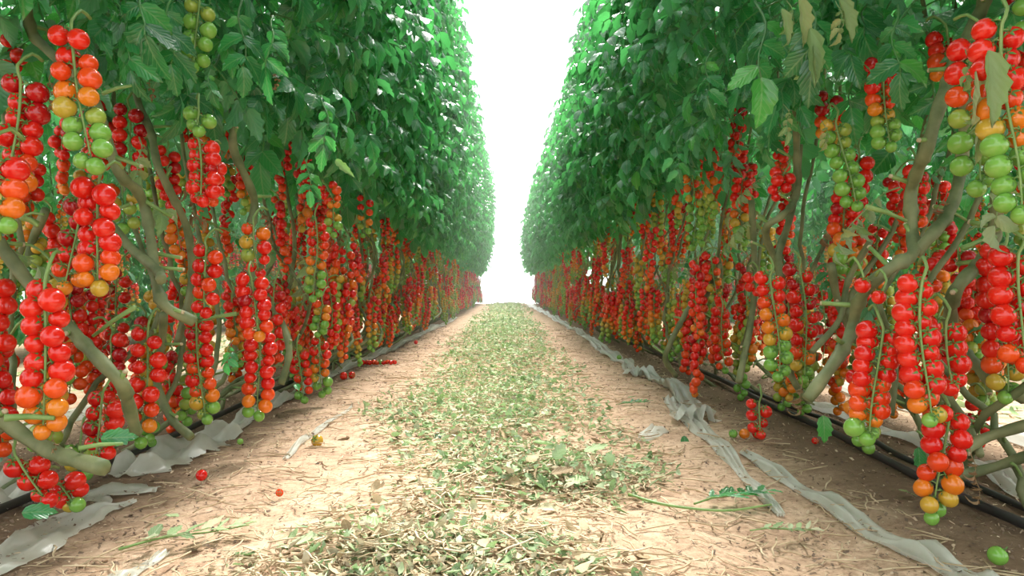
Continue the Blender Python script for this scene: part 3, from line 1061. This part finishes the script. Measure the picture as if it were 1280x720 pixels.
T_SCRAP = []
for i in range(8):
    r_ = random.Random(800 + i)
    T_SCRAP.append(leaflet(1.0, r_.uniform(.22, .6), r_, 'lo', r_.uniform(-1.4, 1.6), r_.uniform(-.4, 1.3)))
T_BIG = []
for i in range(6):
    r_ = random.Random(900 + i)
    T_BIG.append(leaflet(1.0, r_.uniform(.5, .75), r_, 'hi', r_.uniform(-1.0, 1.2), r_.uniform(-.3, .9)))
sv, sf = tube([Vector((-.5, 0, 0)), Vector((-.15, .04, .01)), Vector((.2, -.02, .03)), Vector((.5, .05, 0))], [.025, .03, .02], 3)
T_STRAW = [(sv, sf, np.full((len(sv), 2), .5))]
T_CHIP = [(np.array([(-.5, -.2, 0), (.4, -.25, .05), (.5, .2, .0), (-.3, .25, .12)]), np.array([(0, 1, 2), (0, 2, 3)]), np.full((4, 2), .5)),
          (np.array([(-.5, -.08, 0), (.5, -.1, .02), (.4, .08, .1), (-.45, .1, .05)]), np.array([(0, 1, 2), (0, 2, 3)]), np.full((4, 2), .5))]

green_f = lambda y: np.interp(y, [1.0, 1.3, 1.6, 1.9, 2.3, 20], [.35, .4, .6, .8, .92, .96])
pm = lambda rg, x, y: (rg.uniform(0, 1, len(x)) > green_f(y)).astype(int)
o = scatter('leaf_litter', 120000, lambda rg, n: 1.0 + 8.0 * rg.uniform(0, 1, n) ** 1.7, lambda rg, n, y: (.008 + .030 * rg.uniform(0, 1, n) ** 2) * np.interp(y, [1, 9], [1.0, 1.6]),
            T_SCRAP, [M_LITTER, M_DRYLIT], pm, .5, heap, litter_density, .75, 21, .7)
tag(o, 'shredded grey-green tomato leaves strewn along the middle of the aisle', 'leaf litter', kind='stuff')
o = scatter('leaf_litter', 16000, lambda rg, n: rg.uniform(8.5, 19.5, n), lambda rg, n, y: rg.uniform(.03, .09, n),
            T_SCRAP, [M_LITTER, M_DRYLIT], pm, .5, .03, litter_density, .8, 22, .7)
tag(o, 'thin carpet of cut green leaves where the aisle nears its far end', 'leaf litter', kind='stuff')
o = scatter('straw_litter', 15000, lambda rg, n: .9 + 6 * rg.uniform(0, 1, n) ** 1.8, lambda rg, n, y: rg.uniform(.02, .085, n),
            T_STRAW, [plain('dry_straw', (0.42, 0.30, 0.17), (0.64, 0.50, 0.33), 30, .8)], lambda rg, x, y: np.zeros(len(x), int), .12, heap,
            lambda x, y: .18 + .82 * litter_density(x, y) ** .8, .75, 23, .8)
tag(o, 'dry straw-coloured stalk bits mixed through the litter on the aisle', 'straw', kind='stuff')
M_CHIP1 = plain('dark_bark_chip', (0.10, 0.065, 0.045), (0.22, 0.15, 0.10), 30, .9)
M_CHIP2 = plain('pale_bark_chip', (0.40, 0.28, 0.18), (0.60, 0.46, 0.32), 30, .9)
o = scatter('soil_debris', 110000, lambda rg, n: .9 + 7 * rg.uniform(0, 1, n) ** 1.8, lambda rg, n, y: (.0025 + .009 * rg.uniform(0, 1, n) ** 2) * np.interp(y, [1, 8], [1, 1.8]),
            T_CHIP, [M_CHIP1, M_CHIP2], lambda rg, x, y: (rg.uniform(0, 1, len(x)) > .68).astype(int), .35, .005,
            lambda x, y: np.clip(.25 + (np.abs(x) - .3) * .9, .15, 1), 1.5, 24)
tag(o, 'brown bark chips and crumbs scattered over the sandy soil', 'soil debris', kind='stuff')
def heap_density(x, y):
    a = np.exp(-((x - .10) / .17) ** 2 - ((y - 1.58) / .11) ** 2)
    b_ = .6 * np.exp(-((x + .12) / .2) ** 2 - ((y - 1.12) / .08) ** 2)
    c_ = .35 * np.exp(-((x + .1) / .25) ** 2 - ((y - 2.3) / .25) ** 2)
    return np.clip(a + b_ + c_, 0, 1)
def heap_h(rg, x, y):
    return .004 + .055 * heap_density(x, y) * rg.uniform(.3, 1, len(x))
o = scatter('leaf_litter', 5200, lambda rg, n: rg.uniform(1.0, 2.9, n), lambda rg, n, y: rg.uniform(.022, .055, n), T_BIG, [M_LITTER, M_DRYLIT, M_LEAF],
            lambda rg, x, y: rg.choice([0, 1, 2], len(x), p=[.70, .285, .015]), .5, heap_h, heap_density, .6, 29, .8)
tag(o, 'low heap of larger grey-green cut leaves right of the aisle centre', 'leaf litter', kind='stuff')
# litter in the two neighbouring aisles
for side in (-1, 1):
    o = scatter('leaf_litter', 9000, lambda rg, n: 1.2 + 9 * rg.uniform(0, 1, n) ** 1.3, lambda rg, n, y: rg.uniform(.025, .07, n),
                T_SCRAP, [M_LITTER, M_DRYLIT], pm, .5, .03, litter_density, .8, 25 + side, .7)
    o.location.x = side * 2.0
    tag(o, 'cut leaves covering the neighbouring aisle behind the %s row' % ('left' if side < 0 else 'right'), 'leaf litter', kind='stuff')

# larger fallen leaves, each a thing
BIGL = [np_mesh('fallen_leaf', V * np.array((.07, .07, .05)), Fc, [mt], None, UV) for (V, Fc, UV), mt in
        zip(T_BIG, (M_LITTER, M_LITTER, M_PALE, M_LITTER, M_DRYLIT, M_PALE))]
FL = [(362, 688, 1.0, 0, .3, 'broad pale grey-green leaf lying at the bottom edge, left of the litter'),
      (668, 664, .9, 4, 1.4, 'dull tan leaf lying below the heap of cut leaves'),
      (208, 648, .6, 1, -.6, 'small pale leaf on bare soil at the front left'),
      (585, 590, .8, 3, 2.2, 'pale green leaf on the dry litter left of the heap'),
      (730, 585, .9, 5, .2, 'light leaf on top of the heap of cut leaves'),
      (790, 590, .8, 2, 1.0, 'grey-green leaf at the right end of the heap of cut leaves'),
      (520, 560, .6, 0, 2.9, 'small green leaf on the litter, behind the bare patch of soil'),
      (1125, 618, .5, 2, -.3, 'small yellow-green leaf on dark soil in front of the black hose'),
      (690, 575, .8, 0, 3.6, 'curled green leaf at the crest of the heap of cut leaves'),
      (635, 600, .8, 3, -.9, 'leaf leaning on the left flank of the heap of cut leaves'),
      (785, 500, .6, 1, .5, 'small green leaf beside the torn plastic strip'),
      (700, 390, .6, 0, .5, 'green leaf far off beside the plastic strip'),
      (240, 690, .7, 4, 1.9, 'shrivelled dry leaf at the bottom left of the aisle'),
      (425, 548, .6, 4, .9, 'small dry brown leaf beside the fallen yellow tomato'),
      (480, 668, .9, 5, 2.4, 'crumpled leaf among dry litter at the front of the aisle'),
      (560, 700, .8, 4, .1, 'dry tan leaf at the very bottom of the picture'),
      (730, 700, .7, 2, -1.2, 'pale leaf at the bottom right end of the front litter')]
for px, py, s, mi, yaw, lb in FL:
    d = (CAM_H - .004) * F_PX / (py - VPY)
    q = at(px, py, d)
    o = obj('fallen_leaf', BIGL[mi]); o.location = (q.x, q.y, .012 + (.03 if 'heap' in lb and ('top' in lb or 'crest' in lb) else 0)); o.scale = (s, s, s)
    o.rotation_euler = (hr.uniform(-.2, .2), hr.uniform(-.15, .15), yaw)
    tag(o, lb, 'leaf')

# cut leaf sprigs on the right of the aisle: stalk > leaflets
def sprig(px, py, yaw, s, lb, mt):
    d = CAM_H * F_PX / (py - VPY); q = at(px, py, d)
    e = bpy.data.objects.new('leaf_sprig', None); COL.objects.link(e)
    e.location = (q.x, q.y, .006); e.rotation_euler = (0, 0, yaw); e.scale = (s, s, s)
    pts = smooth_path([(0, 0, 0), (.06, .01, .004), (.12, -.004, .006), (.18, .008, .004)], 4)
    mb = MB(); tv, tf = tube(pts, [.0022, .001], 5); mb.add(tv, tf)
    obj('stalk', mb.mesh('stalk', [M_STEM2]), e)
    rr = random.Random(int(px))
    for i in range(13):
        x = .03 + .15 * i / 13
        V, Fc, UV = leaflet(rr.uniform(.03, .05), rr.uniform(.012, .02), rr, 'hi', rr.uniform(-.2, .3), .3)
        obj('leaflet', np_mesh('leaflet', V, Fc, [mt], None, UV), e, TRS((x, .003, .008), (rr.uniform(-.3, .3), rr.uniform(-.3, 0), (1 if i % 2 else -1) * rr.uniform(.5, 1.2))))
    tag(e, lb, 'leaf sprig')
sprig(868, 634, .35, 1.0, 'fresh green feathery leaf sprig on the sand right of the heap', M_LEAF)
sprig(938, 668, -.1, .6, 'small withered sprig on the sand beside the long plastic strip', M_LITTER)
sprig(770, 508, .3, .7, 'green leafy scrap just left of the torn plastic film', M_LEAF)
sprig(640, 700, .5, .7, 'withered green sprig at the front edge of the litter', M_LITTER)
sprig(150, 690, .5, 1.1, 'pale green cut sprig at the bottom left corner of the aisle', M_LITTER)

# long bare stalk lying over the sand below the heap
mb = MB()
tv, tf = tube(smooth_path([(.24, 1.42, .012), (.30, 1.36, .010), (.40, 1.33, .008), (.50, 1.36, .010)], 6), [.0035, .002], 6)
mb.add(tv, tf)
tag(obj('bare_stalk', mb.mesh('bare_stalk', [M_STEM2])), 'thin green bare stalk lying on the sand at the heap', 'stalk')


# ------------------------------------------------------------------ plastic sheets
def ribbon(name, pts, widths, label, group=None, folds=3, amp=.012, seed=0, nw=14, sub=8, torn=.15):
    """crumpled strip of film lying along a path on the ground"""
    rr = random.Random(seed)
    P = smooth_path([(a, b_, 0) for a, b_ in pts], sub)
    m_ = len(P)
    W = np.interp(np.linspace(0, 1, m_), np.linspace(0, 1, len(widths)), widths)
    phs = [rr.uniform(0, 6) for _ in range(6)]
    V = []
    tl = tr_ = 0
    for i, q in enumerate(P):
        t_ = (P[min(i + 1, m_ - 1)] - P[max(0, i - 1)]).normalized()
        nrm = Vector((-t_.y, t_.x, 0))
        tl = .82 * tl + rr.uniform(-torn, torn) * .6; tr_ = .82 * tr_ + rr.uniform(-torn, torn) * .6
        for k in range(nw):
            s = k / (nw - 1)
            ofs = ((s - .5) + (tl * (1 - s) + tr_ * s) * (abs(s - .5) * 2) ** 2) * W[i]
            a = amp * (1.0 + .6 * math.sin(i * .7 + phs[0]))
            z = a * (.9 + math.sin(s * folds * 2 * PI + phs[1] + .5 * math.sin(i * .45 + phs[2])) * .8 + .35 * math.sin(s * folds * 5.3 + i * 1.1 + phs[3]) + rr.uniform(-.12, .12))
            x, y = (q + nrm * ofs)[:2]
            V.append((x, y, float(ground_h(np.float64(x), np.float64(y))) + max(.002, z)))
    ii = np.arange(m_ * nw).reshape(m_, nw)
    Fc = np.stack([ii[:-1, :-1], ii[:-1, 1:], ii[1:, 1:], ii[1:, :-1]], -1).reshape(-1, 4)
    o = obj(name, np_mesh(name, V, Fc, [M_PLASTIC], smooth=True))
    tag(o, label, 'plastic sheet', group)
    return o


def gp(px, py):
    q = at(px, py, CAM_H * F_PX / (py - VPY)); return (q.x, q.y)


ribbon('plastic_strip', [gp(1250, 740), gp(1180, 708), gp(1080, 652), gp(1000, 605), gp(930, 566)], [.06, .065, .055, .05, .03], 'long folded strip of milky plastic running to the bottom right corner', folds=2.2, amp=.009, seed=1, torn=.05)
ribbon('plastic_strip', [gp(978, 636), gp(930, 592), gp(890, 548), gp(850, 512), gp(838, 500)], [.015, .03, .05, .06, .05], 'thin wrinkled film trailing onto the sand beside the folded plastic strip', folds=3, amp=.008, seed=2)
ribbon('plastic_strip', [gp(870, 530), gp(845, 495), gp(812, 472), gp(790, 462)], [.10, .13, .12, .05], 'torn crumpled plastic film spread out in the middle of the right border', folds=3.5, amp=.02, seed=3, torn=.5)
ribbon('plastic_strip', [gp(800, 470), gp(780, 452), gp(750, 434), gp(722, 415), gp(700, 402), gp(684, 393), gp(672, 386), gp(660, 381)], [.10, .08, .07, .08, .1, .12, .12, .1], 'plastic strip receding along the foot of the right row', folds=2.5, amp=.014, seed=4, sub=12, torn=.25)
ribbon('plastic_scrap', [gp(800, 545), gp(822, 533)], [.03, .045], 'small torn scrap of film left of the crumpled plastic', folds=2, amp=.008, seed=5, torn=.4, nw=8)
ribbon('plastic_sheet', [gp(150, 592), gp(200, 572), gp(250, 552), gp(292, 536)], [.06, .16, .15, .06], 'crumpled clear plastic sheet under the left row, nearest the vine base', folds=1.6, amp=.016, seed=6, torn=.3, nw=20)
ribbon('plastic_sheet', [gp(90, 622), gp(140, 612), gp(196, 612)], [.10, .10, .03], 'flat pointed piece of film at the foot of the left row', folds=1.5, amp=.006, seed=7, torn=.3)
ribbon('plastic_sheet', [gp(-30, 712), gp(30, 676), gp(100, 640), gp(170, 622)], [.08, .10, .09, .02], 'dull dusty plastic sheet at the bottom left corner', folds=2, amp=.006, seed=8)
ribbon('plastic_sheet', [gp(-30, 640), gp(20, 622), gp(70, 612)], [.14, .16, .10], 'milky plastic behind the lowest tomatoes of the left row', folds=2, amp=.02, seed=18)
ribbon('plastic_strip', [gp(290, 536), gp(330, 512), gp(370, 492), gp(420, 468), gp(470, 443), gp(500, 430), gp(540, 412), gp(570, 398)], [.06, .07, .07, .06, .08, .07, .08, .08], 'plastic strip receding along the foot of the left row', folds=2, amp=.012, seed=9, torn=.12, sub=10)
ribbon('plastic_strip', [gp(358, 572), gp(380, 552), gp(408, 530), gp(440, 508)], [.02, .03, .035, .01], 'short loose strip of film on the sand left of the litter', folds=1.5, amp=.005, seed=10, torn=.08)
ribbon('plastic_strip', [gp(110, 740), gp(160, 712), gp(208, 688)], [.05, .045, .02], 'white strip of film at the bottom edge on the left', folds=1.5, amp=.005, seed=11, torn=.1)
ribbon('plastic_strip', [gp(1330, 640), gp(1240, 596), gp(1160, 560), gp(1060, 520), gp(980, 492)], [.09, .08, .07, .07, .05], 'pale plastic strip behind the hose at the stems of the right row', folds=2.5, amp=.012, seed=12, torn=.1)
ribbon('plastic_strip', [(-1.45, 1.6), (-1.4, 3.0), (-1.42, 5.0), (-1.4, 8)], [.10, .12, .1, .1], 'plastic strip in the neighbouring aisle behind the left row', folds=2.5, amp=.015, seed=13)
ribbon('plastic_strip', [(1.45, 1.6), (1.42, 3.0), (1.4, 5.0), (1.42, 8)], [.12, .12, .1, .1], 'plastic strip in the neighbouring aisle behind the right row', folds=2.5, amp=.015, seed=14)


# ------------------------------------------------------------------ drip hoses, wire
def hose(pts, r, label):
    mb = MB(); tv, tf = tube(smooth_path(pts, 10), r, 10); mb.add(tv, tf)
    tag(obj('drip_hose', mb.mesh('drip_hose', [M_HOSE])), label, 'hose')
def gz(px, py, z):
    d = (CAM_H - z) * F_PX / (py - VPY); q = at(px, py, d); return (q.x, q.y, z)
hose([gz(1340, 684, .012), gz(1280, 655, .012), gz(1190, 616, .012), gz(1090, 566, .012), gz(1040, 540, .012), gz(960, 505, .012), gz(880, 465, .012), (.92, 6, .012), (.92, 12, .012), (.92, 19, .012)], .0095,
     'thick black drip hose running along the soil in front of the right row')
hose([gz(1340, 664, .010), gz(1270, 630, .010), gz(1200, 600, .010), gz(1130, 572, .010), gz(1050, 530, .010), (.97, 3, .01), (.97, 8, .01)], .007,
     'thinner black drip hose just behind the thick one')
hose([(-.95, .9, .01), (-.93, 2, .01), (-.95, 4, .01), (-.93, 9, .01), (-.94, 19, .01)], .009, 'black drip hose under the left row, mostly hidden by fruit')
mb = MB()
a, b_ = at(585, 90, 8.0), at(722, 107, 8.0)
tv, tf = tube(smooth_path([a + Vector((-.9, 0, -.12)), a, (a + b_) / 2 + Vector((0, 0, -.02)), b_, b_ + Vector((.9, 0, -.15))], 6), .0035, 5)
mb.add(tv, tf)
tag(obj('support_wire', mb.mesh('support_wire', [M_WIRE])), 'thin pale wire stretched across the aisle high between the rows', 'wire')

# ------------------------------------------------------------------ fallen tomatoes, each a thing
FT = [(253, 594, 14, 'R', 'split red tomato lying alone on the soil at the front left'),
      (397, 551, 15, 'Y', 'yellow tomato fallen beside the loose strip of film'),
      (350, 616, 10, 'o', 'squashed pinkish tomato scrap on the sand left of the litter'),
      (1250, 697, 24, 'G', 'single green tomato lying on dark soil at the bottom right'),
      (301, 552, 8, 'G', 'tiny green tomato on the soil below the left row'),
      (948, 542, 15, 'R', 'red tomato lying on the soil, nearest the stem of its loose cluster'),
      (931, 543, 13, 'O', 'orange tomato lying second from the end of the loose cluster'),
      (917, 543, 11, 'G', 'small green tomato lying at the tip of the loose cluster'),
      (1020, 552, 9, 'R', 'small red tomato on the soil in front of the black hose'),
      (430, 470, 10, 'R', 'red tomato lying at the edge of the left plastic strip'),
      (440, 469, 9, 'R', 'second red tomato at the edge of the left plastic strip'),
      (774, 447, 6, 'G', 'tiny green tomato beside the far plastic strip'),
      (520, 428, 5, 'R', 'far red tomato lying alone on the left of the aisle')]
for i, (px, py, fp, k, lb) in enumerate(FT):
    d = (CAM_H - .012) * F_PX / (py - VPY); r = fp / 2 / F_PX * d
    d = (CAM_H - r) * F_PX / (py - VPY); q = at(px, py, d)
    o = obj('tomato', TOM[k][i % 2]); o.location = (q.x, q.y, r + .001); o.rotation_euler = (hr.uniform(.4, 1.6), hr.uniform(-1, 1), hr.uniform(0, 6))
    o.scale = (r, r, r * .95) if 'squash' not in lb else (r, r, r * .45)
    tag(o, lb, 'tomato')
# a fallen truss lying across the foot of the left row
e = bpy.data.objects.new('fallen_truss', None); COL.objects.link(e)
x0, y0_ = gp(450, 456)
e.location = (x0, y0_, 0)
L = (at(493, 456, y0_).x - x0)
mb = MB(); tv, tf = tube([Vector((-.02, .0, .012)), Vector((L * .5, .01, .014)), Vector((L, 0, .01))], .002, 4); mb.add(tv, tf)
obj('stalk', mb.mesh('stalk', [M_STEM2]), e)
for i, k in enumerate('RRRRooGRoRR'):
    r = .0135
    obj('tomato', TOM[k][i % 2], e, TRS((L * i / 10, (-1) ** i * .008, r), (hr.uniform(0, 1.5), 0, hr.uniform(0, 6)), r))
tag(e, 'string of small tomatoes lying across the soil at the foot of the left row', 'tomato truss')

# ------------------------------------------------------------------ added haze volume, standing in for lens glare over the far rows
m, nt, p, out = new_mat('glare_haze')
nt.nodes.remove(p)
v = N(nt, 'ShaderNodeVolumeScatter')
v.inputs['Color'].default_value = (1, 1, 1, 1)
v.inputs['Density'].default_value = 0.010
v.inputs['Anisotropy'].default_value = 0.3
nt.links.new(v.outputs[0], out.inputs['Volume'])
mb = MB()
x0, x1, ya, yb, za, zb = -6.9, 6.9, 4.0, 19.65, -.2, 3.5
mb.add(np.array([(x, y, z) for z in (za, zb) for y in (ya, yb) for x in (x0, x1)]), np.array([(0, 2, 3, 1), (4, 5, 7, 6), (0, 1, 5, 4), (2, 6, 7, 3), (0, 4, 6, 2), (1, 3, 7, 5)]))
tag(obj('haze', mb.mesh('haze', [m], False)), 'added haze standing in for lens glare towards the far end of the aisle', 'haze', kind='stuff')
